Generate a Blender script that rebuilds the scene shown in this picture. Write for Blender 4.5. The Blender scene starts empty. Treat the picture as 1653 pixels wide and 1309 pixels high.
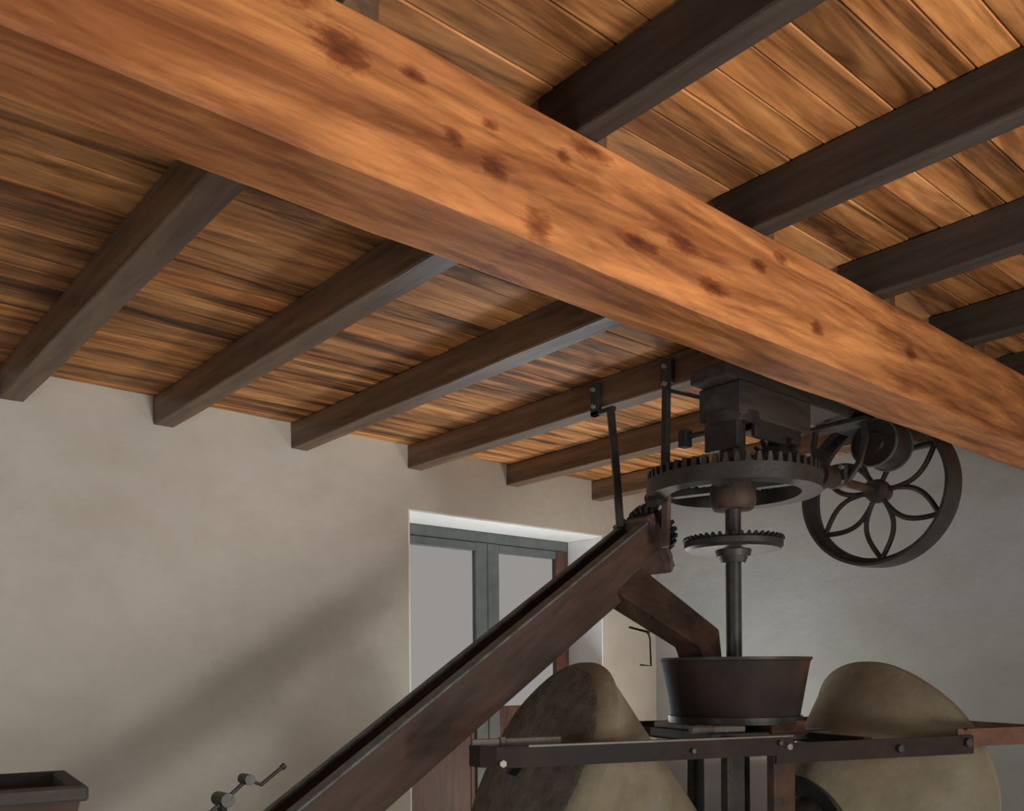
import bpy, bmesh, math, random
from mathutils import Vector, Matrix, Euler
random.seed(7)
PI = math.pi
sc = bpy.context.scene
C = sc.collection
EYE = 1.6                                   # height of the lens above the floor; z values below are metres above the lens + EYE
def W(x, y, z): return Vector((x, y, z + EYE))

# ------------------------------------------------------------------ camera
cam_d = bpy.data.cameras.new('camera'); cam = bpy.data.objects.new('camera', cam_d); C.objects.link(cam)
cam_d.sensor_width = 36; cam_d.lens = 36*1454/1653; cam_d.shift_y = 433.5/1653; cam_d.clip_start = .05
fw = Vector((.653, .757, 0)).normalized(); rt = Vector((fw.y, -fw.x, 0)); up = Vector((0, 0, 1))
roll = math.radians(.45)
r2 = rt*math.cos(roll) - up*math.sin(roll); u2 = up*math.cos(roll) + rt*math.sin(roll)
M = Matrix((r2, u2, -fw)).transposed().to_4x4(); M.translation = W(0, 0, 0)
cam.matrix_world = M
sc.camera = cam

# ------------------------------------------------------------------ world, lamps, exposure
wd = bpy.data.worlds.new('overcast_sky'); sc.world = wd; wd.use_nodes = True
bg = wd.node_tree.nodes['Background']; bg.inputs[0].default_value = (1.0, .94, .88, 1); bg.inputs[1].default_value = .31
def area(name, loc, target, sx, sy, power, col):
    l = bpy.data.lights.new(name, 'AREA'); l.shape = 'RECTANGLE'; l.size = sx; l.size_y = sy; l.energy = power; l.color = col
    o = bpy.data.objects.new(name, l); C.objects.link(o); o.location = loc
    o.rotation_euler = (Vector(target) - Vector(loc)).to_track_quat('-Z', 'Y').to_euler(); return o
def spot(name, loc, target, power, col, ang, rad, blend=.6):
    l = bpy.data.lights.new(name, 'SPOT'); l.energy = power; l.color = col; l.spot_size = math.radians(ang); l.spot_blend = blend; l.shadow_soft_size = rad
    o = bpy.data.objects.new(name, l); C.objects.link(o); o.location = loc
    o.rotation_euler = (Vector(target) - Vector(loc)).to_track_quat('-Z', 'Y').to_euler(); return o
area('rear_window_light', W(4.0, -3.9, .7), W(2.9, 6, .3), 1.3, 1.1, 45, (1.0, .95, .88))
spot('wall_fill_spot', W(2.5, -3.7, -.4), W(1.3, 6, 2.9), 940, (1.0, .95, .87), 54, .35, 1.0)  # added unseen spot; its soft cone lets the wall fade towards the bottom
area('floor_uplight', W(2.5, -2.0, -1.5), W(2.2, 3.2, 1.9), 2.6, 1.6, 170, (1.0, .93, .84))
area('floor_uplight.001', W(6.2, -.3, -1.45), W(3.6, 1.6, 1.8), .7, .7, 22, (1.0, .90, .78))
area('floor_uplight.002', W(6.3, 4.6, -1.45), W(3.8, 4.9, 1.8), .5, .5, 42, (1.0, .92, .80))
area('side_fill_light', W(-1.9, 2.0, -.5), W(3, 3, -1.5), 1.8, 1.2, 34, (.92, .97, 1.0))  # added fill out of view for left-facing sides; no window stands here
area('door_glow_light', W(5.25, 5.70, -.45), W(4.7, 3.7, 1.75), 1.8, 1.0, 28, (.86, .94, 1.0))
sc.view_settings.view_transform = 'Standard'; sc.view_settings.look = 'None'
sc.view_settings.exposure = 0; sc.view_settings.gamma = 1; sc.view_settings.use_curve_mapping = False

# ------------------------------------------------------------------ materials
def mat(name):
    m = bpy.data.materials.new(name); m.use_nodes = True; nt = m.node_tree
    return m, nt, nt.nodes['Principled BSDF']
def ramp(nt, stops):
    r = nt.nodes.new('ShaderNodeValToRGB'); e = r.color_ramp.elements
    while len(e) > 1: e.remove(e[-1])
    e[0].position = stops[0][0]; e[0].color = (*stops[0][1], 1)
    for p, c in stops[1:]:
        q = e.new(p); q.color = (*c, 1)
    return r
def mul(nt, a, b, fac=1.0, mode='MULTIPLY'):
    n = nt.nodes.new('ShaderNodeMix'); n.data_type = 'RGBA'; n.blend_type = mode; n.inputs[0].default_value = fac
    nt.links.new(a, n.inputs[6])
    if isinstance(b, tuple): n.inputs[7].default_value = (*b, 1)
    else: nt.links.new(b, n.inputs[7])
    return n.outputs[2]
def noise(nt, vec, scale, detail=6, rough=.6, dist=0):
    n = nt.nodes.new('ShaderNodeTexNoise'); n.inputs['Scale'].default_value = scale; n.inputs['Detail'].default_value = detail
    n.inputs['Roughness'].default_value = rough; n.inputs['Distortion'].default_value = dist
    nt.links.new(vec, n.inputs['Vector']); return n.outputs['Fac']
def mapping(nt, vec, s):
    n = nt.nodes.new('ShaderNodeMapping'); n.inputs['Scale'].default_value = s; nt.links.new(vec, n.inputs['Vector']); return n.outputs[0]
def bump(nt, b, h, strength=.3, dist=.01):
    n = nt.nodes.new('ShaderNodeBump'); n.inputs['Strength'].default_value = strength; n.inputs['Distance'].default_value = dist
    nt.links.new(h, n.inputs['Height']); nt.links.new(n.outputs[0], b.inputs['Normal'])
def coord(nt, rnd=False):
    t = nt.nodes.new('ShaderNodeTexCoord'); v = t.outputs['Object']
    if rnd:
        oi = nt.nodes.new('ShaderNodeObjectInfo')
        ml = nt.nodes.new('ShaderNodeMath'); ml.operation = 'MULTIPLY'; ml.inputs[1].default_value = 40
        nt.links.new(oi.outputs['Random'], ml.inputs[0])
        ad = nt.nodes.new('ShaderNodeVectorMath'); ad.operation = 'ADD'; nt.links.new(v, ad.inputs[0]); nt.links.new(ml.outputs[0], ad.inputs[1])
        return ad.outputs[0], oi.outputs['Random']
    return v, None
def wood(name, lo, mid, hi, stretch, stain=.7, rough=.6, rnd=False, knots=None, tone=None, blotch=1.6, spec=.3, blo=(.18, .15, .13)):
    m, nt, b = mat(name); v, r = coord(nt, rnd)
    g = noise(nt, mapping(nt, v, stretch), 1.0, 8, .62, .6)
    base = ramp(nt, [(.28, lo), (.5, mid), (.72, hi)]); nt.links.new(g, base.inputs[0])
    st = tuple(s*.28 for s in stretch)
    g2 = noise(nt, mapping(nt, v, st), blotch, 4, .65, 1.0)
    bl = ramp(nt, [(.36, blo), (.56, (1, 1, 1))]); nt.links.new(g2, bl.inputs[0])
    c = mul(nt, base.outputs[0], bl.outputs[0], stain)
    g3 = noise(nt, mapping(nt, v, tuple(s*3 for s in stretch)), 1.0, 3, .6)
    fine = ramp(nt, [(.35, (.6, .55, .5)), (.55, (1, 1, 1))]); nt.links.new(g3, fine.inputs[0])
    c = mul(nt, c, fine.outputs[0], .5)
    if rnd and tone:
        tn = ramp(nt, tone); nt.links.new(r, tn.inputs[0]); c = mul(nt, c, tn.outputs[0], 1)
    if knots:
        wob = noise(nt, mapping(nt, v, (6, 16, 16)), 2.2, 5, .7, .8)
        tot = None
        for (kx, kz, sx, sz) in knots:
            sub = nt.nodes.new('ShaderNodeVectorMath'); sub.operation = 'SUBTRACT'; nt.links.new(v, sub.inputs[0]); sub.inputs[1].default_value = (kx, 0, kz)
            mu = nt.nodes.new('ShaderNodeVectorMath'); mu.operation = 'MULTIPLY'; nt.links.new(sub.outputs[0], mu.inputs[0]); mu.inputs[1].default_value = (1/sx, 0, 1/sz)
            ln = nt.nodes.new('ShaderNodeVectorMath'); ln.operation = 'LENGTH'; nt.links.new(mu.outputs[0], ln.inputs[0])
            if tot is None: tot = ln.outputs['Value']
            else:
                mn = nt.nodes.new('ShaderNodeMath'); mn.operation = 'MINIMUM'; nt.links.new(tot, mn.inputs[0]); nt.links.new(ln.outputs['Value'], mn.inputs[1]); tot = mn.outputs[0]
        ad = nt.nodes.new('ShaderNodeMath'); ad.operation = 'ADD'; nt.links.new(tot, ad.inputs[0]); wm = nt.nodes.new('ShaderNodeMath'); wm.operation = 'MULTIPLY'; wm.inputs[1].default_value = 1.9; nt.links.new(wob, wm.inputs[0]); nt.links.new(wm.outputs[0], ad.inputs[1])
        kr = ramp(nt, [(.52, (.30, .22, .17)), (.78, (.58, .46, .40)), (1.0, (1, 1, 1))])
        dv = nt.nodes.new('ShaderNodeMath'); dv.operation = 'MULTIPLY'; dv.inputs[1].default_value = .5; nt.links.new(ad.outputs[0], dv.inputs[0])
        nt.links.new(dv.outputs[0], kr.inputs[0]); c = mul(nt, c, kr.outputs[0], 1)
    nt.links.new(c, b.inputs['Base Color']); b.inputs['Roughness'].default_value = rough
    b.inputs['Specular IOR Level'].default_value = spec
    bump(nt, b, g, .5, .006); return m
def rough_mat(name, lo, hi, scale=6, rough=.7, metal=0, bstr=.4, bdist=.004, spots=None, spec=.4, mid=None):
    m, nt, b = mat(name); v, _ = coord(nt)
    g = noise(nt, v, scale, 8, .65)
    st = [(.32, lo), (.68, hi)] if mid is None else [(.32, lo), (.5, mid), (.68, hi)]
    r = ramp(nt, st); nt.links.new(g, r.inputs[0]); c = r.outputs[0]
    if spots:
        g2 = noise(nt, v, scale*.35, 5, .6, .5); s = ramp(nt, [(.42, (0, 0, 0)), (.6, (1, 1, 1))]); nt.links.new(g2, s.inputs[0])
        n = nt.nodes.new('ShaderNodeMix'); n.data_type = 'RGBA'; nt.links.new(s.outputs[0], n.inputs[0]); nt.links.new(c, n.inputs[6]); n.inputs[7].default_value = (*spots, 1); c = n.outputs[2]
    nt.links.new(c, b.inputs['Base Color']); b.inputs['Roughness'].default_value = rough; b.inputs['Metallic'].default_value = metal
    b.inputs['Specular IOR Level'].default_value = spec
    g3 = noise(nt, v, scale*5, 4, .6)
    bump(nt, b, g3, bstr, bdist); return m

M_beam = wood('beam_orange_wood', (.20, .07, .024), (.46, .18, .062), (.68, .285, .095), (1.3, 11, 11), .8, .55, blo=(.36, .25, .19), blotch=2.6,
    knots=[(.98, .37, .13, .05), (1.13, .27, .09, .06), (1.34, .30, .05, .025), (1.62, .16, .06, .04), (1.60, .27, .04, .018), (1.78, .05, .06, .055),
           (2.22, .14, .11, .034), (2.45, .20, .09, .035), (2.62, .10, .09, .035), (1.88, .29, .04, .022), (2.9, .26, .06, .025), (3.3, .12, .06, .035), (3.05, .33, .06, .025), (1.47, .19, .04, .025), (2.0, .35, .10, .03), (4.1, .2, .07, .035)])
M_plank = wood('ceiling_board_wood', (.30, .12, .042), (.62, .285, .10), (.84, .44, .18), (1.0, 10, 10), .95, .6, rnd=True, blotch=2.2,
    tone=[(0, (.50, .45, .43)), (.25, (.85, .82, .8)), (.6, (1.05, 1.02, 1)), (.8, (1.0, .84, .74)), (1, (1.2, 1.25, 1.15))])
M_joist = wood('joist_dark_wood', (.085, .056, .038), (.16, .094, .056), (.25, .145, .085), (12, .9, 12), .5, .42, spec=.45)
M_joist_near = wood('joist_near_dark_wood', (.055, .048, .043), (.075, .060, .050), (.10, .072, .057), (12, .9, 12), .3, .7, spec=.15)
M_chute = wood('chute_brown_wood', (.040, .027, .022), (.070, .045, .035), (.12, .062, .040), (1.2, 7, 7), .45, .6)
M_spout = wood('spout_brown_wood', (.05, .032, .025), (.085, .052, .038), (.14, .075, .045), (6, 6, 1.5), .4, .6)
M_hop = rough_mat('hopper_rusty_iron', (.028, .023, .021), (.105, .045, .026), 3.2, .7, .0, spots=(.028, .027, .026), mid=(.045, .029, .023), spec=.2)
M_darkwood = wood('black_stained_wood', (.05, .046, .043), (.07, .062, .056), (.095, .078, .067), (1.2, 10, 10), .3, .7)
M_iron = rough_mat('dark_cast_iron', (.034, .034, .034), (.070, .061, .055), 9, .45, .35, spec=.5)
M_rust = rough_mat('rusty_iron', (.045, .030, .024), (.15, .075, .045), 9, .6, .1, spots=(.05, .04, .035))
M_band = rough_mat('band_iron', (.024, .021, .020), (.055, .034, .028), 5, .75, .0, spots=(.03, .027, .026), spec=.15)
M_rustred = rough_mat('red_rusty_iron', (.09, .042, .03), (.19, .08, .05), 8, .65, .05)
M_edge = rough_mat('worn_band_edge', (.10, .085, .07), (.18, .155, .13), 12, .5, .1)
M_steel = rough_mat('worn_bright_steel', (.18, .17, .155), (.32, .30, .28), 12, .5, .2)
M_plate = rough_mat('pinkish_brown_paint', (.10, .062, .052), (.21, .135, .115), 14, .6)
M_teal = rough_mat('worn_teal_paint', (.05, .06, .057), (.16, .18, .17), 10, .45)
M_stone = rough_mat('millstone_smooth_granite', (.17, .155, .115), (.28, .26, .215), 3.0, .9, 0, .6, .010, mid=(.245, .205, .14))
M_stoneface = rough_mat('millstone_rough_face', (.12, .11, .085), (.26, .235, .18), 13, .95, 0, 1.0, .02)
M_bed = rough_mat('mill_bed_granite', (.2, .19, .17), (.34, .32, .28), 8, .9)
M_floor = rough_mat('worn_stone_floor', (.16, .15, .135), (.24, .22, .20), 3, .8)
M_lintel = rough_mat('white_reveal_plaster', (.82, .82, .82), (.90, .90, .89), 4, .9, 0, .3, .003)
M_doorwood = wood('door_reddish_wood', (.08, .04, .03), (.13, .066, .05), (.18, .095, .07), (9, 9, 1.2), .3, .5)
M_doorgrey = rough_mat('door_grey_green_paint', (.10, .12, .12), (.16, .175, .17), 6, .5)

def plaster(name, a, b_, patch):
    m, nt, b = mat(name); v, _ = coord(nt)
    g = noise(nt, v, .55, 5, .6, .4); r = ramp(nt, [(.35, a), (.65, b_)]); nt.links.new(g, r.inputs[0])
    g2 = noise(nt, mapping(nt, v, (1, 1, 1.6)), 2.2, 7, .7); r2_ = ramp(nt, [(.3, patch), (.6, (1, 1, 1))]); nt.links.new(g2, r2_.inputs[0])
    c = mul(nt, r.outputs[0], r2_.outputs[0], .6)
    nt.links.new(c, b.inputs['Base Color']); b.inputs['Roughness'].default_value = .95; b.inputs['Specular IOR Level'].default_value = .1
    g3 = noise(nt, v, 5.5, 8, .62); bump(nt, b, g3, .35, .02); return m
M_wall = plaster('cream_rough_plaster', (.53, .495, .445), (.60, .57, .52), (.86, .84, .80))
M_wall2 = plaster('grey_rough_plaster', (.40, .415, .415), (.46, .485, .485), (.82, .80, .76))
mg, ntg, bgp = mat('window_glass'); bgp.inputs['Base Color'].default_value = (.97, .98, 1, 1); bgp.inputs['Roughness'].default_value = .02
bgp.inputs['Transmission Weight'].default_value = 1.0; bgp.inputs['IOR'].default_value = 1.1
M_glass = mg

# ------------------------------------------------------------------ mesh helpers
def box(bm, lo, hi, bev=0, m=None, taper=None):
    lo = Vector(lo); hi = Vector(hi)
    r = bmesh.ops.create_cube(bm, size=1); vs = r['verts']; c = (lo + hi)/2; s = hi - lo
    for v in vs: v.co = Vector((v.co.x*s.x, v.co.y*s.y, v.co.z*s.z)) + c
    if bev:
        es = list({e for v in vs for e in v.link_edges})
        rr = bmesh.ops.bevel(bm, geom=es, offset=bev, segments=1, affect='EDGES', profile=.5)
        vs = list({v for f in rr['faces'] for v in f.verts} | {v for v in vs if v.is_valid})
    if m is not None: bmesh.ops.transform(bm, matrix=m, verts=vs)
    return vs
def frame_to(a, b):
    a = Vector(a); b = Vector(b); d = (b - a).normalized(); q = d.to_track_quat('Z', 'Y')
    m = q.to_matrix().to_4x4(); m.translation = a; return m, (b - a).length
def rod(bm, a, b, r, r2_=None, n=16):
    m, L = frame_to(a, b); r2_ = r if r2_ is None else r2_
    ret = bmesh.ops.create_cone(bm, cap_ends=True, segments=n, radius1=r, radius2=r2_, depth=L, matrix=m @ Matrix.Translation((0, 0, L/2)))
    return ret['verts']
def bar(bm, a, b, w, h, bev=0):                      # rectangular bar between two points
    m, L = frame_to(a, b); return box(bm, (-w/2, -h/2, 0), (w/2, h/2, L), bev, m)
def lathe(bm, prof, m=None, n=48, close=False):      # profile of (r, z) about local Z
    rings = []
    for r, z in prof:
        rings.append([bm.verts.new((r*math.cos(2*PI*i/n), r*math.sin(2*PI*i/n), z)) for i in range(n)] if r > 1e-6 else [bm.verts.new((0, 0, z))])
    pairs = list(zip(rings, rings[1:])) + ([(rings[-1], rings[0])] if close else [])
    fs = []
    for A, B in pairs:
        for i in range(n):
            j = (i + 1) % n
            if len(A) == 1 and len(B) == 1: continue
            if len(A) == 1: fs.append(bm.faces.new((A[0], B[j], B[i])))
            elif len(B) == 1: fs.append(bm.faces.new((A[i], A[j], B[0])))
            else: fs.append(bm.faces.new((A[i], A[j], B[j], B[i])))
    vs = [v for R in rings for v in R]
    if m is not None: bmesh.ops.transform(bm, matrix=m, verts=vs)
    return fs
def tube(bm, pts, r, n=8):
    pts = [Vector(p) for p in pts]; rings = []; pn = None
    for i, p in enumerate(pts):
        d = (pts[min(i+1, len(pts)-1)] - pts[max(i-1, 0)]).normalized()
        if pn is None: pn = d.orthogonal().normalized()
        pn = (pn - d*pn.dot(d)).normalized(); q = d.cross(pn)
        rings.append([bm.verts.new(p + r*(math.cos(2*PI*k/n)*pn + math.sin(2*PI*k/n)*q)) for k in range(n)])
    for A, B in zip(rings, rings[1:]):
        for k in range(n): bm.faces.new((A[k], A[(k+1) % n], B[(k+1) % n], B[k]))
    bm.faces.new(rings[0][::-1]); bm.faces.new(rings[-1])
RM = {}
def obj(name, bm, m, parent=None, world=False, smooth=False, bev=0, data=None):
    if data is None:
        if world and parent is not None: bmesh.ops.transform(bm, matrix=RM[parent.name].inverted(), verts=bm.verts)
        bmesh.ops.recalc_face_normals(bm, faces=bm.faces)
        me = bpy.data.meshes.new(name); bm.to_mesh(me); bm.free()
        for mm in (m if isinstance(m, (list, tuple)) else [m]): me.materials.append(mm)
        if smooth:
            for p in me.polygons: p.use_smooth = True
            try: me.set_sharp_from_angle(angle=math.radians(38))
            except Exception: pass
    else: me = data
    o = bpy.data.objects.new(name, me); C.objects.link(o)
    if parent is not None: o.parent = parent; RM[o.name] = RM[parent.name]
    else: RM[o.name] = Matrix()
    return o
def thing(name, label, cat, loc, group=None, rot=None):
    o = bpy.data.objects.new(name, None); C.objects.link(o); o.empty_display_size = .1
    m = (rot.to_4x4() if rot is not None else Matrix()); m.translation = Vector(loc); o.matrix_world = m
    o['label'] = label; o['category'] = cat
    if group: o['group'] = group
    RM[o.name] = m.copy(); return o
def tag(o, label, cat, group=None):
    o['label'] = label; o['category'] = cat
    if group: o['group'] = group
    return o
def NB(): return bmesh.new()
def struct(name, bm, m):
    o = obj(name, bm, m); o['kind'] = 'structure'; return o

# ------------------------------------------------------------------ room shell
YW = 6.0; XE = 7.12; XL = -2.2; YR = -4.2; ZC = 1.835; ZJ = 1.653
DX0, DX1, DTOP, DD = 4.09, 6.35, 1.335, .47        # door opening in wall_left
bm = NB(); box(bm, W(XL-.3, YR-.3, -EYE-.2), W(XE+.3, YW+.7, -EYE)); struct('floor', bm, M_floor)
bm = NB()
TH = .62
box(bm, W(XL-.3, YW, -EYE), W(DX0, YW+TH, ZC+.1)); box(bm, W(DX1, YW, -EYE), W(XE+.3, YW+TH, ZC+.1)); box(bm, W(DX0, YW, DTOP), W(DX1, YW+TH, ZC+.1))
bmesh.ops.remove_doubles(bm, verts=bm.verts, dist=.0005); struct('wall_left', bm, M_wall)
bm = NB(); box(bm, W(XE, YR-.3, -EYE), W(XE+.3, YW, ZC+.1)); struct('wall_end', bm, M_wall2)
bm = NB(); box(bm, W(XL-.3, YR-.3, -EYE), W(XL, YW, ZC+.1)); struct('wall_near_side', bm, M_wall2)
bm = NB(); box(bm, W(XL, YR-.3, -EYE), W(XE, YR, ZC+.1)); struct('wall_rear', bm, M_wall2)
bm = NB(); box(bm, W(XL-.3, YR-.3, ZC+.035), W(XE+.3, YW+.7, ZC+.2)); ceil = struct('ceiling', bm, M_darkwood)
# individual ceiling boards, nailed across the joists
pw = .128; y = -.9; rows = 0
meshes = {}
while y < YW - .01:
    w = min(pw, YW - y)
    base = [-1.2, -.65, .35, 1.257, 2.152, 3.137, 4.157, 5.197, 6.267, XE] if y > 2.0 else [-1.2, .18, 1.097, 2.0, 2.927, 3.837, 4.747, 5.667, XE]
    cuts = [base[0]]; k = random.choice((1, 2, 3))
    while k < len(base)-1: cuts.append(base[k]); k += random.choice((2, 3))
    cuts.append(XE)
    for x, x2 in zip(cuts, cuts[1:]):
        key = (round(x2-x, 2), round(w, 3))
        if key not in meshes:
            b_ = NB(); box(b_, (0, .0025, 0), (x2-x-.004, w-.0025, .03), .003)
            bmesh.ops.recalc_face_normals(b_, faces=b_.faces); me = bpy.data.meshes.new('plank'); b_.to_mesh(me); b_.free(); me.materials.append(M_plank); meshes[key] = me
        o = obj('plank', None, None, ceil, data=meshes[key]); o.location = (x, y, EYE + ZC + random.uniform(0, .005))
    y += w
# plaster lining of the door recess, painted white
bm = NB(); box(bm, W(DX0, YW+.004, DTOP-.02), W(DX1, YW+DD, DTOP), .004); box(bm, W(DX1-.02, YW+.004, -EYE), W(DX1, YW+DD, DTOP-.02), .004); box(bm, W(DX0, YW+.004, -EYE), W(DX0+.02, YW+DD, DTOP-.02), .004)
struct('trim_1', bm, M_lintel)

# glazed door
d = bpy.data.objects.new('door_1', None); C.objects.link(d); d['kind'] = 'structure'; d.location = W((DX0+DX1)/2, YW+DD, -EYE); RM['door_1'] = Matrix.Translation(d.location)
y0, y1 = YW+DD, YW+DD+.07
bm = NB(); box(bm, W(DX0+.02, y0, DTOP-.12), W(DX1-.02, y1, DTOP-.02), .006); box(bm, W(DX0+.02, y0, -EYE), W(DX0+.1, y1, DTOP-.12), .006); 
obj('door_frame', bm, M_doorgrey, d, True)
bm = NB(); box(bm, W(DX1-.10, y0, -EYE), W(DX1-.02, y1, DTOP-.12), .006); j = obj('door_jamb', bm, M_doorwood, d, True); j['label'] = 'reddish brown jamb'
for (a, b_, ml, mr) in ((DX0+.1, 5.285, M_doorgrey, M_doorgrey), (5.285, DX1-.1, M_doorgrey, M_doorwood)):
    bm = NB(); zb = -.30
    st = .14
    box(bm, W(a+.003, y0-.01, -EYE+.01), W(a+(st if a > 5 else .12), y1-.02, DTOP-.123), .005)
    box(bm, W(b_-(st if a < 5 else .09), y0-.01, -EYE+.01), W(b_-.003, y1-.02, DTOP-.123), .005)
    lf = obj('door_leaf', bm, [ml], d, True)
    if a > 5:
        bm = NB(); box(bm, W(b_-.092, y0-.014, -EYE+.012), W(b_-.001, y1-.018, DTOP-.122), .005); o = obj('stile', bm, M_doorwood, lf, True); o['label'] = 'reddish brown right stile'
    sL = a+(st if a > 5 else .12); sR = b_-(st if a < 5 else .09)
    bm = NB(); box(bm, W(sL, y0-.008, DTOP-.20), W(sR, y1-.022, DTOP-.125), .005); obj('top_rail', bm, M_doorgrey, lf, True)
    bm = NB(); box(bm, W(sL, y0-.008, zb-.16), W(sR, y1-.022, zb), .005); box(bm, W(sL, y0-.008, -EYE+.01), W(sR, y1-.022, -EYE+.2), .005); obj('rail', bm, M_doorwood, lf, True)
    bm = NB(); box(bm, W(sL, y0+.012, -EYE+.2), W(sR, y0+.03, zb-.16)); box(bm, W(sL+.06, y0+.0, -EYE+.26), W(sR-.06, y0+.014, zb-.22), .012); obj('lower_panel', bm, M_doorwood, lf, True)
    bm = NB(); box(bm, W(sL, y0+.015, zb), W(sR, y0+.021, DTOP-.2)); obj('pane', bm, M_glass, lf, True)

# ------------------------------------------------------------------ timbers of the ceiling
def grid_beam(lo, hi, seg, axis, jit, bev):
    bm = NB(); box(bm, lo, hi, bev)
    n = seg; L = hi[axis] - lo[axis]
    for i in range(1, n):
        co = [0, 0, 0]; co[axis] = lo[axis] + L*i/n; no = [0, 0, 0]; no[axis] = 1
        bmesh.ops.bisect_plane(bm, geom=list(bm.verts)+list(bm.edges)+list(bm.faces), plane_co=co, plane_no=no)
    vals = {}
    for v in bm.verts:
        k = (round(v.co[axis], 2), tuple(v.co[a] > (lo[a]+hi[a])/2 for a in range(3) if a != axis))
        if k not in vals: vals[k] = [random.uniform(-jit, jit) for _ in range(3)]
        for a in range(3):
            if a != axis: v.co[a] += vals[k][a]
    return bm
BL = (XL-.05, 0, 0); BY0, BY1, BZ0, BZ1 = 1.932, 2.195, 1.256, ZJ
bm = grid_beam((XL-.05, 0, 0), (XE+.05, BY1-BY0, BZ1-BZ0), 26, 0, .004, .012)
t = obj('main_beam', bm, M_beam); t.location = W(0, BY0, BZ0)
tag(t, 'massive orange squared timber beam with knots crossing the whole ceiling diagonally', 'beam')

far = [(.28, 'dark wooden joist beyond the main beam, cut off by the left edge'),
       (1.19, 'brown joist reaching the cream wall at the far left edge of the photo'),
       (2.085, 'brown joist meeting the cream wall, second from the left'),
       (3.07, 'brown joist meeting the cream wall above the blank plaster left of the door'),
       (4.09, 'brown joist carrying the iron hangers, meeting the wall above the door recess corner'),
       (5.13, 'short looking brown joist meeting the wall above the middle of the door recess'),
       (6.20, 'last brown joist towards the corner, above the right end of the door recess')]
for x, lb in far:
    bm = grid_beam((0, 0, 0), (.135, YW+.12-2.06, ZC-ZJ-.001), 8, 1, .003, .006)
    o = obj('ceiling_joist', bm, M_joist); o.location = W(x, 2.06, ZJ+.001); tag(o, lb, 'joist', 'joists between the main beam and the cream wall')
near = [(1.05, 'black joist on the near side of the beam, beyond the top edge of the frame'),
        (1.955, 'wide looking black joist crossing the top of the photo above the beam'),
        (2.88, 'black joist above the beam, second from the top, running to the right edge'),
        (3.79, 'dark joist above the beam, third down at the right edge'),
        (4.70, 'dark joist above the beam, fourth down at the right edge'),
        (5.62, 'lowest dark joist above the right end of the beam')]
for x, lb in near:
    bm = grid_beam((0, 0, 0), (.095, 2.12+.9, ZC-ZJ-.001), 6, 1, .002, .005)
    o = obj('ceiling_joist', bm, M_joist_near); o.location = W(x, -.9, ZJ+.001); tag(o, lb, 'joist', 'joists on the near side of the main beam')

# ------------------------------------------------------------------ mill stones, bed, frame, hopper
AX, AY = 4.20, 2.98
BED = -1.10
phi = math.radians(21)
dl = -rt*math.cos(phi) - fw*math.sin(phi)                       # outward direction of the left stone
bm = NB(); prof = [(0, -EYE), (1.75, -EYE), (1.75, BED+.0), (1.70, BED+.03), (1.60, BED+.03), (1.56, BED), (0, BED)]
lathe(bm, [(r, z) for r, z in prof], Matrix.Translation((0, 0, EYE)), 64)
o = obj('mill_bed', bm, M_bed, smooth=True); o.location = (AX, AY, 0); tag(o, 'round granite mill bed that the conical stones stand on', 'mill bed')

def millstone(dirv, label, smin, al=26.2, Ls=1.52, cap=True):
    al = math.radians(al)
    h = Vector(dirv).normalized(); ax = (h*math.cos(al) + up*math.sin(al)).normalized()
    q = ax.to_track_quat('Z', 'Y').to_matrix()
    t = thing('millstone', label, 'millstone', W(AX, AY, BED), 'conical millstones of the mill', q)
    S = Ls*math.cos(al); R = Ls*math.sin(al); r0 = smin*math.tan(al)
    bm = NB()
    prof = [(r0*.55, smin+.0), (r0*.97, smin), (r0+.01, smin+.03)]
    for k in range(1, 14):
        s = smin + (S-.10-smin)*k/13; prof.append((s*math.tan(al)*.997, s))
    for k in range(1, 7):
        a_ = PI/2*k/6; prof.append((R-.16+.13*math.cos(a_)+.012, S-.09+.12*math.sin(a_)))
    n0 = len(prof)
    for k in range(1, 9): rr = (R-.148)*(1-k/8); prof.append((rr, S+.03+.05*math.sin(PI/2*k/8)))
    fs = lathe(bm, prof, n=72)
    for f in bm.faces:
        c = f.calc_center_median()
        if c.z > S+.005: f.material_index = 1
    for v in bm.verts:
        nn = .004*(math.sin(9*v.co.x+3)*math.cos(11*v.co.y) + math.sin(17*v.co.z+5*v.co.x)); v.co += v.co.normalized()*nn
    obj('stone_body', bm, [M_stone, M_stoneface], t, smooth=True)
    bm = NB(); lathe(bm, [(0, .02), (r0*.5, .02), (r0*.5, smin-.02), (r0*.93, smin-.015), (r0*.93, smin+.02), (0, smin+.02)], n=32)
    obj('iron_cap', bm, M_iron, t, smooth=True)
    bm = NB(); lathe(bm, [(0, S+.05), (.055, S+.05), (.055, S+.12), (.02, S+.14), (0, S+.14)], n=20); obj('axle_end', bm, M_iron, t, smooth=True)
    return t
millstone(dl, 'conical stone roller in front of the door, rough dark end face turned left', .36)
millstone(-dl, 'smooth domed stone roller right of the rusty hopper, against the grey wall', .60)

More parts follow.
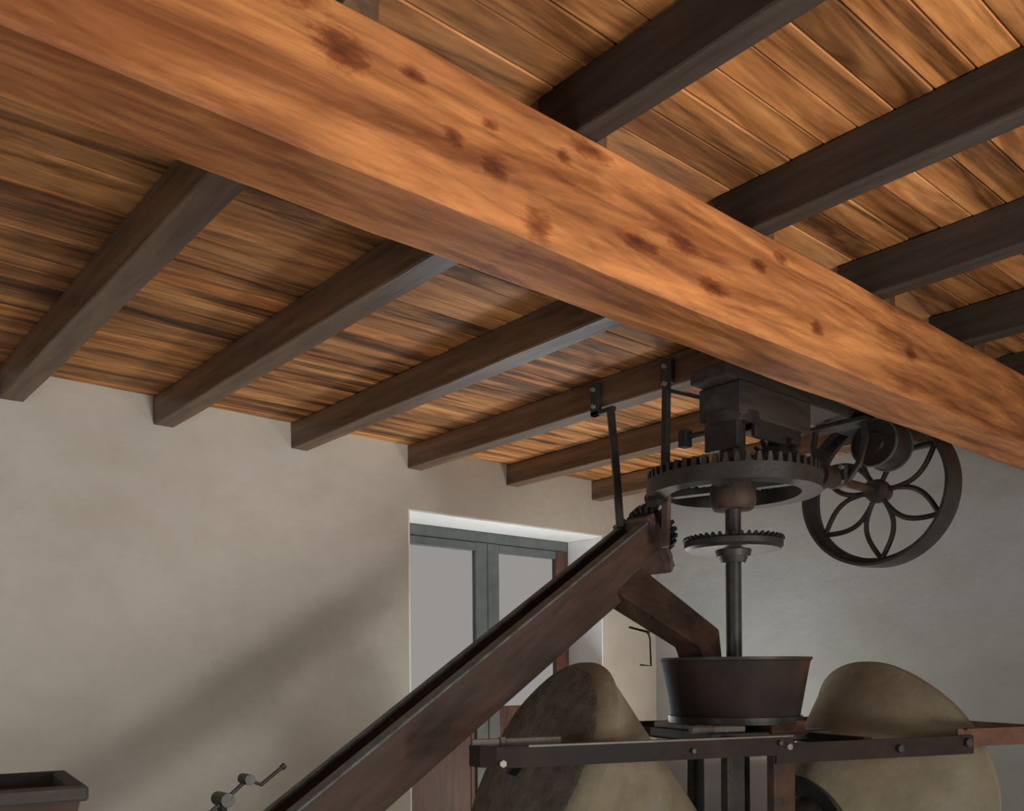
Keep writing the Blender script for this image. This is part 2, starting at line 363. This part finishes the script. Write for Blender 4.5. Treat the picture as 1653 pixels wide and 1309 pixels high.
# flat iron band frame around the stones, hub posts
LX = dl                                                          # towards left end
WX = Vector((-LX.y, LX.x, 0)); 
if WX.dot(fw) > 0: WX = -WX                                      # towards the viewer
q = Matrix((LX, -WX if LX.cross(-WX).z > 0 else WX, up)).transposed()
t = thing('stone_carriage', 'flat dark iron band frame running round both stones below the hopper', 'stone carriage', W(AX, AY, -.42))
zt, zb2 = -.30, -.388
hw = .745
def P(l, w, z): v = W(AX, AY, z) + LX*l + WX*w; return v
def strip(bm, pts, z0, z1, th):
    vs = []
    n = len(pts)
    for i, p in enumerate(pts):
        a = pts[max(i-1, 0)]; b = pts[min(i+1, n-1)]; dd = (Vector(b)-Vector(a)); nn = Vector((-dd.y, dd.x, 0)).normalized()*th/2
        p = Vector(p)
        vs.append([bm.verts.new((p.x+s*nn.x, p.y+s*nn.y, z)) for s, z in ((-1, z0), (1, z0), (1, z1), (-1, z1))])
    for A, B in zip(vs, vs[1:]):
        for k in range(4): bm.faces.new((A[k], A[(k+1) % 4], B[(k+1) % 4], B[k]))
    bm.faces.new(vs[0][::-1]); bm.faces.new(vs[-1])
LE = 1.74
bm = NB(); strip(bm, [P(.20, hw, 0), P(LE-.16, hw, 0), P(LE-.07, hw-.02, 0), P(LE-.02, hw-.07, 0), P(LE, hw-.15, 0)], EYE+zb2, EYE+zt, .016)
obj('left_band', bm, M_band, t, True)
bm = NB(); strip(bm, [P(.40, -hw, 0), P(-.85, -hw, 0)], EYE+zb2, EYE+zt, .016); obj('back_band', bm, M_band, t, True)
bm = NB(); strip(bm, [P(.20, hw-.01, 0), P(LE-.2, hw-.01, 0)], EYE+zt-.004, EYE+zt+.004, .045); o = obj('band_flange', bm, M_edge, t, True); o['label'] = 'worn bright upper edge of the band'
bm = NB(); strip(bm, [P(.28, hw-.02, 0), P(-.95, hw-.02, 0)], EYE-.43, EYE-.335, .016); obj('right_band', bm, M_band, t, True)
bm = NB(); strip(bm, [P(-.86, hw-.035, 0), P(-1.36, hw-.035, 0), P(-1.44, hw-.06, 0), P(-1.48, hw-.14, 0), P(-1.55, 0, 0), P(-1.50, -hw+.14, 0), P(-.85, -hw+.02, 0)], EYE-.395, EYE-.30, .016)
strip(bm, [P(-.90, hw-.03, 0), P(-1.36, hw-.03, 0)], EYE-.308, EYE-.30, .05)
o = obj('end_strap', bm, M_rustred, t, True); o['label'] = 'reddish rusty end strap'
for l, w, z, r in ((.23, hw+.0, -.35, .016), (.28, hw+.0, -.33, .012), (LE-.09, hw-.02, -.37, .016), (.75, hw+.0, -.35, .012), (-.45, hw-.015, -.385, .020), (-.9, hw-.015, -.37, .024)):
    bm = NB(); rod(bm, P(l, w-.012, z), P(l, w+.025, z), r, n=6); obj('bolt', bm, M_steel if r in (.016,) else M_iron, t, True)
bm = NB(); bar(bm, P(LE+.0, hw-.14, -.31), P(LE-.42, hw-.16, -.31), .02, .07, .003); rod(bm, P(LE-.14, hw-.14, -.31), P(LE-.14, hw-.14, -.27), .018, n=6); o = obj('end_plate', bm, M_edge, t, True)
for l in (.27, -.27):
    bm = NB(); bar(bm, P(l, -hw, -.35), P(l, hw-.02, -.35), .05, .05, .004); obj('cross_bar', bm, M_band, t, True)
# cross head under the hopper
bm = NB(); m = Matrix.Translation(W(AX, AY, 0)) @ Matrix.Rotation(math.atan2(LX.y, LX.x), 4, 'Z')
box(bm, (-.40, -.31, -.36), (.36, .31, -.31), .006, m); obj('cross_head', bm, M_iron, t, True)
bm = NB(); box(bm, (-.22, -.325, -.325), (.0, -.0, -.255), .006, m); box(bm, (-.22, 0, -.325), (.0, .325, -.255), .006, m); obj('rusty_block', bm, M_rustred, t, True)
bm = NB(); box(bm, (.14, -.30, -.31), (.34, .30, -.275), .006, m); rod(bm, P(.34, .28, -.29), P(.46, .28, -.29), .02); obj('axle_block', bm, M_steel, t, True)
bm = NB()
for (l0, l1) in ((.07, .21),): bar(bm, P(.14, 0.18, -.36), P(.14, .18, BED+.02), .15, .05, .004)
obj('post', bm, M_iron, t, True)
bm = NB(); bar(bm, P(-.17, .18, -.36), P(-.17, .18, BED+.02), .20, .05, .004); o = obj('post', bm, M_rust, t, True); o['label'] = 'rust brown post right of the shaft'
for w_ in (-.18,):
    for l_ in (.14, -.17):
        bm = NB(); bar(bm, P(l_, w_, -.36), P(l_, w_, BED+.02), .10, .05, .004); obj('post', bm, M_iron, t, True)

# hopper tub
t = thing('feed_hopper', 'tapered rust brown hopper tub round the upright shaft', 'hopper', W(AX, AY, -.255))
bm = NB(); lathe(bm, [(.08, .0), (.345, 0), (.402, .312), (.408, .317), (.408, .33), (.388, .33), (.335, .02), (.08, .02)], n=56); obj('tub', bm, M_hop, t, smooth=True)
bm = NB(); lathe(bm, [(.33, -.02), (.362, -.02), (.362, .018), (.33, .018)], n=56, close=True); obj('bottom_hoop', bm, M_iron, t, smooth=True)
bm = NB(); lathe(bm, [(.402, .322), (.414, .322), (.414, .336), (.402, .336)], n=56, close=True); obj('rim', bm, M_iron, t, smooth=True)

# ------------------------------------------------------------------ gears
def gear_body(bm, r_in, r_out, z0, z1, spokes=4, hub_r=.07, hub_h=(0, 0), sw=.05, cone=0, m=None):
    mm = m or Matrix()
    lathe(bm, [(r_in, z0), (r_out, z0), (r_out-cone, z1), (r_in, z1)], mm, 56, close=True)
    lathe(bm, [(.02, hub_h[0]), (hub_r, hub_h[0]), (hub_r, hub_h[1]), (.02, hub_h[1])], mm, 28, close=True)
    zc = (z0+z1)/2
    for k in range(spokes):
        a = 2*PI*k/spokes + .3; r_ = Matrix.Rotation(a, 4, 'Z')
        box(bm, (hub_r*.8, -sw/2, zc-.018), (r_in+.01, sw/2, zc+.018), .003, mm @ r_)
def teeth(parent, n, r, size, z, m, mt, tilt=0, zr=0):
    bm = NB(); sx, sy, sz = size
    vs = box(bm, (-sx/2, -sy/2, 0), (sx/2, sy/2, sz))
    for v in vs:
        if v.co.z > sz*.5: v.co.y *= .55
    bmesh.ops.recalc_face_normals(bm, faces=bm.faces)
    me = bpy.data.meshes.new('tooth'); bm.to_mesh(me); bm.free(); me.materials.append(mt)
    inv = RM[parent.name].inverted()
    for k in range(n):
        o = obj('tooth', None, None, parent, data=me)
        o.matrix_local = inv @ m @ Matrix.Rotation(2*PI*(k+.5)/n, 4, 'Z') @ Matrix.Translation((r, 0, z)) @ Matrix.Rotation(tilt, 4, 'Y')

# upright shaft with its two gear wheels
t = thing('upright_shaft', 'upright dark iron shaft rising from the hopper through two gear wheels', 'shaft', W(AX, AY, BED))
bm = NB(); rod(bm, W(AX, AY, BED), W(AX, AY, 1.46), .043, n=24); obj('shaft', bm, M_iron, t, True, True)
bm = NB(); box(bm, W(AX-.055, AY-.055, 1.16), W(AX+.055, AY+.055, 1.48), .01); obj('square_head', bm, M_iron, t, True)
bm = NB(); lathe(bm, [(.04, .90), (.105, .90), (.125, .93), (.125, 1.03), (.075, 1.10), (.075, 1.14), (.04, 1.14)], Matrix.Translation(W(AX, AY, 0)), 28); o = obj('hub', bm, M_rust, t, True, True); o['label'] = 'rust brown hub'
mB = Matrix.Translation(W(AX, AY, 1.02))
bm = NB(); gear_body(bm, .365, .475, -.04, .045, 4, .09, (-.02, .05), .07, 0, mB); g1 = obj('crown_wheel', bm, M_iron, t, True, True)
teeth(g1, 52, .44, (.055, .030, .05), .045, mB, M_steel if False else M_iron)
mS = Matrix.Translation(W(AX, AY, .69))
bm = NB(); lathe(bm, [(.045, -.05), (.09, -.05), (.10, -.015), (.25, -.015), (.268, .0), (.268, .03), (.235, .045), (.045, .045)], mS, 56); g2 = obj('lower_gear_wheel', bm, M_iron, t, True, True)
teeth(g2, 44, .258, (.04, .02, .018), .034, mS, M_iron, tilt=-.35)
bm = NB(); lathe(bm, [(.043, -.085), (.065, -.085), (.08, -.05), (.043, -.05)], mS, 24); obj('collar', bm, M_iron, t, True, True)

# horizontal line shaft: pinion, pulley wheel
SZ = 1.205; SY = 2.96; PX = 5.80
t = thing('line_shaft', 'horizontal drive shaft with toothed pinion and big six-petal pulley wheel', 'drive shaft', W(5.2, SY, SZ))
bm = NB(); rod(bm, W(4.42, SY, SZ), W(5.93, SY, SZ), .028, n=20); obj('shaft', bm, M_rust, t, True, True)
mP = Matrix.Translation(W(4.56, SY, SZ)) @ Matrix.Rotation(PI/2, 4, 'Y')
bm = NB(); lathe(bm, [(.028, -.05), (.095, -.05), (.145, .04), (.145, .06), (.06, .07), (.06, .13), (.028, .13)], mP, 32); g = obj('pinion', bm, M_iron, t, True, True)
teeth(g, 20, .118, (.11, .022, .03), .0, mP @ Matrix.Identity(4), M_iron, tilt=0)
mW = Matrix.Translation(W(PX, SY, SZ)) @ Matrix.Rotation(PI/2, 4, 'Y')
RW = .505; RI = .455
bm = NB(); lathe(bm, [(RW-.018, -.105), (RW, -.105), (RW+.006, 0), (RW, .105), (RW-.018, .105), (RW-.024, .03), (RI-.008, .012), (RI-.008, -.012), (RW-.024, -.03)], mW, 80, close=True)
wh = obj('pulley_rim', bm, M_iron, t, True, True)
bm = NB(); lathe(bm, [(.028, -.09), (.062, -.09), (.07, -.03), (.078, -.02), (.078, .02), (.07, .03), (.062, .09), (.028, .09)], mW, 32); obj('pulley_hub', bm, M_rust, t, True, True)
for k in range(6):
    a = 2*PI*k/6 - math.radians(3)          # one petal straight down (local +X is world -Z)
    bm = NB()
    for s in (-1, 1):
        pts = []
        for i in range(15):
            u = i/14; r = .055 + (RI-.005-.055)*u; wv = s*.085*math.sin(PI*min(1, u*1.0))**.85 if 0 < u < 1 else 0
            wv = s*(.03*(1-u)+.075*math.sin(PI*u)+.004)
            pts.append(mW @ Matrix.Rotation(a, 4, 'Z') @ Vector((r, wv, 0)))
        tube(bm, pts, .0175, 8)
    obj('petal_spoke', bm, M_iron, t, True, True)
bm = NB(); rod(bm, W(4.98, SY, SZ), W(5.22, SY, SZ), .06, n=24); rod(bm, W(5.03, SY, SZ), W(5.09, SY, SZ), .085, n=24); obj('collar', bm, M_rust, t, True, True)

# hangers, header timber, bearing block, drum
t = thing('header_timber', 'black timber fixed under the joists just behind the main beam above the gears', 'timber', W(4.9, 2.9, 1.57))
bm = NB(); box(bm, W(3.98, 2.86, 1.575), W(6.40, 3.10, ZJ-.001), .006); obj('timber', bm, M_darkwood, t, True)
for x in (4.15, 5.2, 6.27):
    bm = NB(); rod(bm, W(x, 2.98, 1.575), W(x, 2.98, 1.56), .018, n=6); obj('bolt', bm, M_iron, t, True)
t = thing('bearing_block', 'black bearing block holding the top of the upright shaft', 'bearing block', W(4.35, 2.98, 1.57))
bm = NB(); box(bm, W(4.08, 2.84, 1.39), W(4.78, 3.12, 1.574), .01); obj('block', bm, M_darkwood, t, True)
bm = NB(); box(bm, W(4.09, 2.87, 1.22), W(4.14, 3.09, 1.42), .006); box(bm, W(4.26, 2.87, 1.30), W(4.72, 2.90, 1.42), .006); obj('side_plate', bm, M_iron, t, True)
bm = NB(); rod(bm, W(4.12, 3.09, 1.34), W(4.10, 3.24, 1.34), .016, n=8); box(bm, W(4.07, 3.20, 1.28), W(4.13, 3.26, 1.38), .006); obj('side_lug', bm, M_iron, t, True)
bm = NB(); lathe(bm, [(.12, 1.36), (.15, 1.36), (.15, 1.42), (.06, 1.42), (.06, 1.40), (.12, 1.40)], Matrix.Translation(W(AX, AY, 0)), 32, close=True); obj('bearing_ring', bm, M_iron, t, True, True)

t = thing('shaft_hanger', 'dark cast iron hanger bracket carrying the line shaft behind the pulley wheel', 'bracket', W(5.33, 2.96, 1.57))
for x in (5.30,):
    bm = NB(); tube(bm, [W(x, 2.80, 1.57), W(x, 2.78, 1.44), W(x, 2.82, 1.30), W(x, 2.92, 1.18), W(x, 3.0, 1.18), W(x, 3.10, 1.30), W(x, 3.14, 1.44), W(x, 3.12, 1.57)], .022, 8); obj('yoke', bm, M_iron, t, True, True)
bm = NB(); box(bm, W(5.26, 2.76, 1.545), W(5.40, 3.16, 1.574), .004); obj('foot_plate', bm, M_iron, t, True)
bm = NB(); box(bm, W(5.26, 2.89, 1.165), W(5.34, 3.03, 1.305), .012); obj('bearing', bm, M_rust, t, True)
for z_, w_ in ((1.19, 2.885), (1.28, 2.885)):
    bm = NB(); rod(bm, W(5.265, w_+.03, z_), W(5.235, w_+.03, z_), .014, n=6); obj('bolt', bm, M_steel, t, True)

t = thing('belt_drum', 'dark belt drum hung under the ceiling at the top of the pulley wheel', 'drum', W(5.5, 2.72, 1.42))
bm = NB(); mD = Matrix.Translation(W(5.46, 2.76, 1.42)) @ Matrix.Rotation(PI/2, 4, 'Y')
lathe(bm, [(0, -.12), (.06, -.12), (.07, -.10), (.135, -.10), (.14, -.09), (.14, .13), (.13, .14), (0, .14)], mD, 40); obj('drum', bm, M_iron, t, True, True)
bm = NB(); lathe(bm, [(.139, -.105), (.150, -.105), (.150, -.085), (.139, -.085)], mD, 40, close=True); obj('drum_flange', bm, M_teal, t, True, True); bm = NB(); lathe(bm, [(.139, .10), (.150, .10), (.150, .12), (.139, .12)], mD, 40, close=True); obj('drum_flange', bm, M_teal, t, True, True)
bm = NB(); box(bm, W(5.40, 2.70, 1.555), W(5.54, 2.82, ZC), .004); obj('drum_strap', bm, M_iron, t, True)

# ------------------------------------------------------------------ inclined chute (conveyor trough)
th = math.radians(32.7); ud = Vector((math.cos(th), 0, math.sin(th))); nd = Vector((-math.sin(th), 0, math.cos(th)))
Rm = Matrix((ud, Vector((0, 1, 0)), nd)).transposed()
top = W(4.02, 3.45, .885)                                         # upper near edge of the trough
t = thing('feed_chute', 'long inclined brown wooden chute rising from lower left to the gears', 'chute', top, None, Rm)
Lc = -4.05; wd_ = .20; hd = -.285
bm = NB(); box(bm, (Lc, 0, hd), (0, .025, -.012), .003); obj('near_side', bm, M_chute, t)
bm = NB(); box(bm, (Lc, wd_-.025, hd), (0, wd_, -.012), .003); obj('far_side', bm, M_chute, t)
bm = NB(); box(bm, (Lc, .025, hd), (0, wd_-.025, hd+.025), .0); obj('bottom_board', bm, M_chute, t)
bm = NB(); box(bm, (Lc, -.022, -.014), (-.02, .055, .0), .003); o = obj('rim_strip', bm, M_teal, t); o['label'] = 'worn grey green iron strip along the near rim'
bm = NB(); box(bm, (Lc, wd_-.03, -.014), (-.02, wd_+.012, .004), .003); obj('rim_strip', bm, M_teal, t)
bm = NB(); rod(bm, (Lc+.1, wd_/2, -.15), (-.02, wd_/2, -.15), .022, n=12)
obj('screw_shaft', bm, M_iron, t, smooth=True)
bm = NB(); n = 36*9
prev = None
for i in range(n+1):
    a = 2*PI*i/36*1.8; x = Lc+.15 + (-.1-Lc-.15)*i/n
    c, s = math.cos(a), math.sin(a)
    p = [bm.verts.new((x, wd_/2+.02*c, -.15+.02*s)), bm.verts.new((x, wd_/2+.098*c, -.15+.098*s)), bm.verts.new((x+.006, wd_/2+.098*c, -.15+.098*s)), bm.verts.new((x+.006, wd_/2+.02*c, -.15+.02*s))]
    if prev:
        for k in range(4): bm.faces.new((prev[k], prev[(k+1) % 4], p[(k+1) % 4], p[k]))
    prev = p
obj('screw_blade', bm, M_iron, t, smooth=True)
bm = NB()
pr = [(-.02, -.345), (.24, -.345), (.29, -.26), (.27, .0), (.20, .02), (.0, .02), (-.04, -.02), (-.06, -.25)]
pv = [bm.verts.new((0, y_, z_)) for y_, z_ in pr]; pv2 = [bm.verts.new((.03, y_, z_)) for y_, z_ in pr]
bm.faces.new(pv[::-1]); bm.faces.new(pv2)
for i in range(8): bm.faces.new((pv[i], pv[(i+1) % 8], pv2[(i+1) % 8], pv2[i]))
o = obj('end_plate', bm, M_plate, t); o['label'] = 'pinkish brown end plate'
bm = NB(); box(bm, (.03, -.03, -.33), (.055, .02, .02), .004); obj('plate_rib', bm, M_plate, t); bm = NB(); box(bm, (.03, .2, -.33), (.055, .25, .02), .004); obj('plate_rib', bm, M_plate, t)
for (y_, z_) in ((-.03, -.04), (-.03, -.22), (.1, -.31), (.27, -.31)):
    bm = NB(); rod(bm, (.03, y_, z_), (.052, y_, z_), .013, n=6); obj('bolt', bm, M_iron, t)
# drive gear on the screw, its axis along the chute
mG = Matrix.Translation((.10, wd_/2-.02, -.10)) @ Matrix.Rotation(PI/2, 4, 'Y')
bm = NB(); lathe(bm, [(.02, -.03), (.125, -.03), (.14, .02), (.10, .04), (.02, .04)], mG, 40); gg = obj('drive_gear', bm, M_iron, t, smooth=True)
inv = None
bmt = NB(); vs = box(bmt, (-.012, -.011, -.03), (.02, .011, .03)); me = bpy.data.meshes.new('tooth'); bmt.to_mesh(me); bmt.free(); me.materials.append(M_iron)
for k in range(22):
    o = obj('tooth', None, None, gg, data=me); o.matrix_local = mG @ Matrix.Rotation(2*PI*k/22, 4, 'Z') @ Matrix.Translation((.142, 0, -.002))
bm = NB(); rod(bm, (.03, wd_/2, -.13), (.2, wd_/2, -.13), .02, n=12); obj('gear_axle', bm, M_iron, t, smooth=True)
# upright strap from the end plate to the hanger
bm = NB(); bar(bm, W(4.04, 3.33, .72), W(4.06, 3.33, 1.10), .05, .03, .004); obj('end_strap', bm, M_plate, t, True)
bm = NB(); rod(bm, W(4.02, 3.35, 1.02), W(3.94, 3.35, .98), .045, n=20); obj('pivot_boss', bm, M_iron, t, True, True)
bm = NB(); rod(bm, W(4.0, 3.31, 1.12), W(4.0, 3.31, 1.16), .018, n=6); rod(bm, W(3.93, 3.34, 1.03), W(3.93, 3.34, 1.065), .018, n=6); obj('bright_nut', bm, M_steel, t, True)
# discharge spout towards the hopper
bm = NB()
A0 = W(3.74, 3.44, .50); A1 = W(3.98, 3.44, .58); 
def quad_tube(sec):
    vs = [[bm.verts.new(p) for p in s] for s in sec]
    for A, B in zip(vs, vs[1:]):
        for k in range(4): bm.faces.new((A[k], A[(k+1) % 4], B[(k+1) % 4], B[k]))
    bm.faces.new(vs[0][::-1]); bm.faces.new(vs[-1])
quad_tube([[W(3.75, 3.46, .47), W(3.97, 3.46, .62), W(3.97, 3.68, .62), W(3.75, 3.68, .47)],
           [W(3.98, 3.04, .14), W(4.15, 3.04, .24), W(4.15, 3.22, .24), W(3.98, 3.22, .14)],
           [W(4.00, 3.02, .06), W(4.15, 3.02, .06), W(4.15, 3.20, .06), W(4.00, 3.20, .06)]])
bmesh.ops.bevel(bm, geom=list(bm.edges), offset=.006, segments=1, affect='EDGES')
obj('spout', bm, M_spout, t, True)
# trestle carrying the foot of the chute
bm = NB()
for y_ in (3.36, 3.80): bar(bm, W(1.15, y_, -EYE), W(1.15, y_, -.98), .07, .07, .004)
obj('trestle', bm, M_chute, t, True)

# small hook hanging from the spout
t = thing('wire_hook', 'thin bent iron hook hanging below the chute spout, in front of the wall', 'hook', W(3.88, 3.28, .23))
hx, hy = 3.865, 3.30
tube_pts = [W(hx-.03, hy, .23), W(hx-.01, hy, .215), W(hx, hy, .19), W(hx+.006, hy, .04), W(hx-.06, hy+.02, .045)]
bm = NB(); tube(bm, tube_pts, .006, 6); obj('hook', bm, M_iron, t, True, True)
bm = NB(); rod(bm, W(hx-.02, hy-.01, .225), W(hx+.0, hy+.15, .26), .008, n=8); obj('pin', bm, M_iron, t, True)

# iron hangers carrying the chute head from the joist
def hanger(label, a_top, ztop_plate, a, b, w_):
    t = thing('hanger_rod', label, 'hanger', a_top)
    return t
g_ = 'iron hangers of the chute'
t = thing('chute_hanger', 'long straight iron hanger strap nearest the gears, bolted to the joist side', 'hanger', W(4.07, 3.33, 1.75), g_)
bm = NB(); box(bm, W(4.050, 3.29, 1.66), W(4.084, 3.37, 1.80), .004); obj('top_plate', bm, M_iron, t, True)
bm = NB(); bar(bm, W(4.045, 3.33, 1.13), W(4.065, 3.33, 1.78), .045, .035, .004); obj('strap', bm, M_iron, t, True)
for z_ in (1.755, 1.655):
    bm = NB(); rod(bm, W(4.06, 3.325, z_), W(4.025, 3.325, z_), .014, n=8); obj('bolt', bm, M_steel, t, True)
t = thing('chute_hanger', 'slanting iron hanger rod left of the straight one, ending on the chute rim', 'hanger', W(4.07, 3.88, 1.70), g_)
bm = NB(); box(bm, W(4.050, 3.86, 1.60), W(4.084, 3.93, 1.80), .004); box(bm, W(4.05, 3.74, 1.60), W(4.085, 3.93, 1.63), .004); obj('top_plate', bm, M_iron, t, True)
bm = NB(); bar(bm, W(4.065, 3.77, 1.62), W(4.02, 3.69, 1.25), .045, .03, .004); bar(bm, W(4.023, 3.694, 1.27), W(3.985, 3.625, .865), .045, .03, .004); obj('rod', bm, M_iron, t, True)
for z_ in (1.76, 1.655):
    bm = NB(); rod(bm, W(4.06, 3.895, z_), W(4.03, 3.895, z_), .014, n=8); obj('bolt', bm, M_steel, t, True)
bm = NB(); bar(bm, W(4.06, 3.32, 1.62), W(4.10, 3.10, 1.53), .02, .02); tag(obj('brace_rod', bm, M_iron), 'thin dark brace from the straight hanger to the bearing block', 'brace')

# ------------------------------------------------------------------ crank handle and wooden trough at the lower left
t = thing('crank_handle', 'thin bent iron crank handle beside the lower end of the chute', 'crank', W(1.62, 3.39, -.62))
cp = [W(1.30, 3.37, -.575), W(1.43, 3.36, -.477), W(1.52, 3.36, -.407), W(1.58, 3.36, -.431), W(1.674, 3.36, -.366)]
bm = NB(); tube(bm, cp, .0085, 8); obj('handle', bm, M_iron, t, True, True)
bm = NB(); rod(bm, W(1.52, 3.33, -.405), W(1.52, 3.40, -.405), .022, n=12); obj('knob', bm, M_iron, t, True, True)
bm = NB(); rod(bm, W(1.43, 3.33, -.477), W(1.43, 3.43, -.477), .028, n=12); bar(bm, W(1.43, 3.41, -.47), W(1.50, 3.47, -.74), .03, .03, .003); obj('boss', bm, M_iron, t, True)
bm = NB(); rod(bm, W(1.682, 3.36, -.362), W(1.668, 3.36, -.371), .013, n=8); obj('tip', bm, M_iron, t, True, True)

t = thing('wooden_trough', 'dark wooden trough with a thick rim at the bottom left corner', 'trough', W(.6, 3.3, -EYE))
bm = NB()
def frust(bm, x0, x1, y0, y1, z0, z1, f, th_):
    o_ = [[x0+f, y0+f, z0], [x1-f, y0+f, z0], [x1-f, y1-f, z0], [x0+f, y1-f, z0]]; p_ = [[x0, y0, z1], [x1, y0, z1], [x1, y1, z1], [x0, y1, z1]]
    i_ = [[x0+th_, y0+th_, z1], [x1-th_, y0+th_, z1], [x1-th_, y1-th_, z1], [x0+th_, y1-th_, z1]]
    k_ = [[x0+f+th_, y0+f+th_, z0+th_], [x1-f-th_, y0+f+th_, z0+th_], [x1-f-th_, y1-f-th_, z0+th_], [x0+f+th_, y1-f-th_, z0+th_]]
    R = [[bm.verts.new(W(*c)) for c in L_] for L_ in (o_, p_, i_, k_)]
    bm.faces.new(R[0][::-1]); bm.faces.new(R[3])
    for A, B in zip(R, R[1:]):
        for k in range(4): bm.faces.new((A[k], A[(k+1) % 4], B[(k+1) % 4], B[k]))
TX0, TX1, TY0, TY1 = -.62, 0, -.58, 0                            # corner-based, turned a little on its foot
TM = Matrix.Translation(Vector((.935, 3.64, 0))) @ Matrix.Rotation(math.radians(-8), 4, 'Z')
def tput(nm, bm, m): bmesh.ops.transform(bm, matrix=TM, verts=bm.verts); return obj(nm, bm, m, t, True)
frust(bm, TX0+.02, TX1-.02, TY0+.02, TY1-.02, -.95, -.385, .12, .03); tput('tub', bm, M_chute)
for lo, hi in (((TX0, TY0), (TX1, TY0+.05)), ((TX0, TY1-.05), (TX1, TY1)), ((TX0, TY0+.05), (TX0+.05, TY1-.05)), ((TX1-.05, TY0+.05), (TX1, TY1-.05))):
    bm = NB(); box(bm, W(lo[0], lo[1], -.395), W(hi[0], hi[1], -.345), .008); tput('rim_board', bm, M_darkwood)
for x_ in (TX0+.18, TX1-.18):
    for y_ in (TY0+.18, TY1-.18):
        bm = NB(); bar(bm, W(x_, y_, -EYE), W(x_, y_, -.93), .06, .06, .004); tput('leg', bm, M_darkwood)
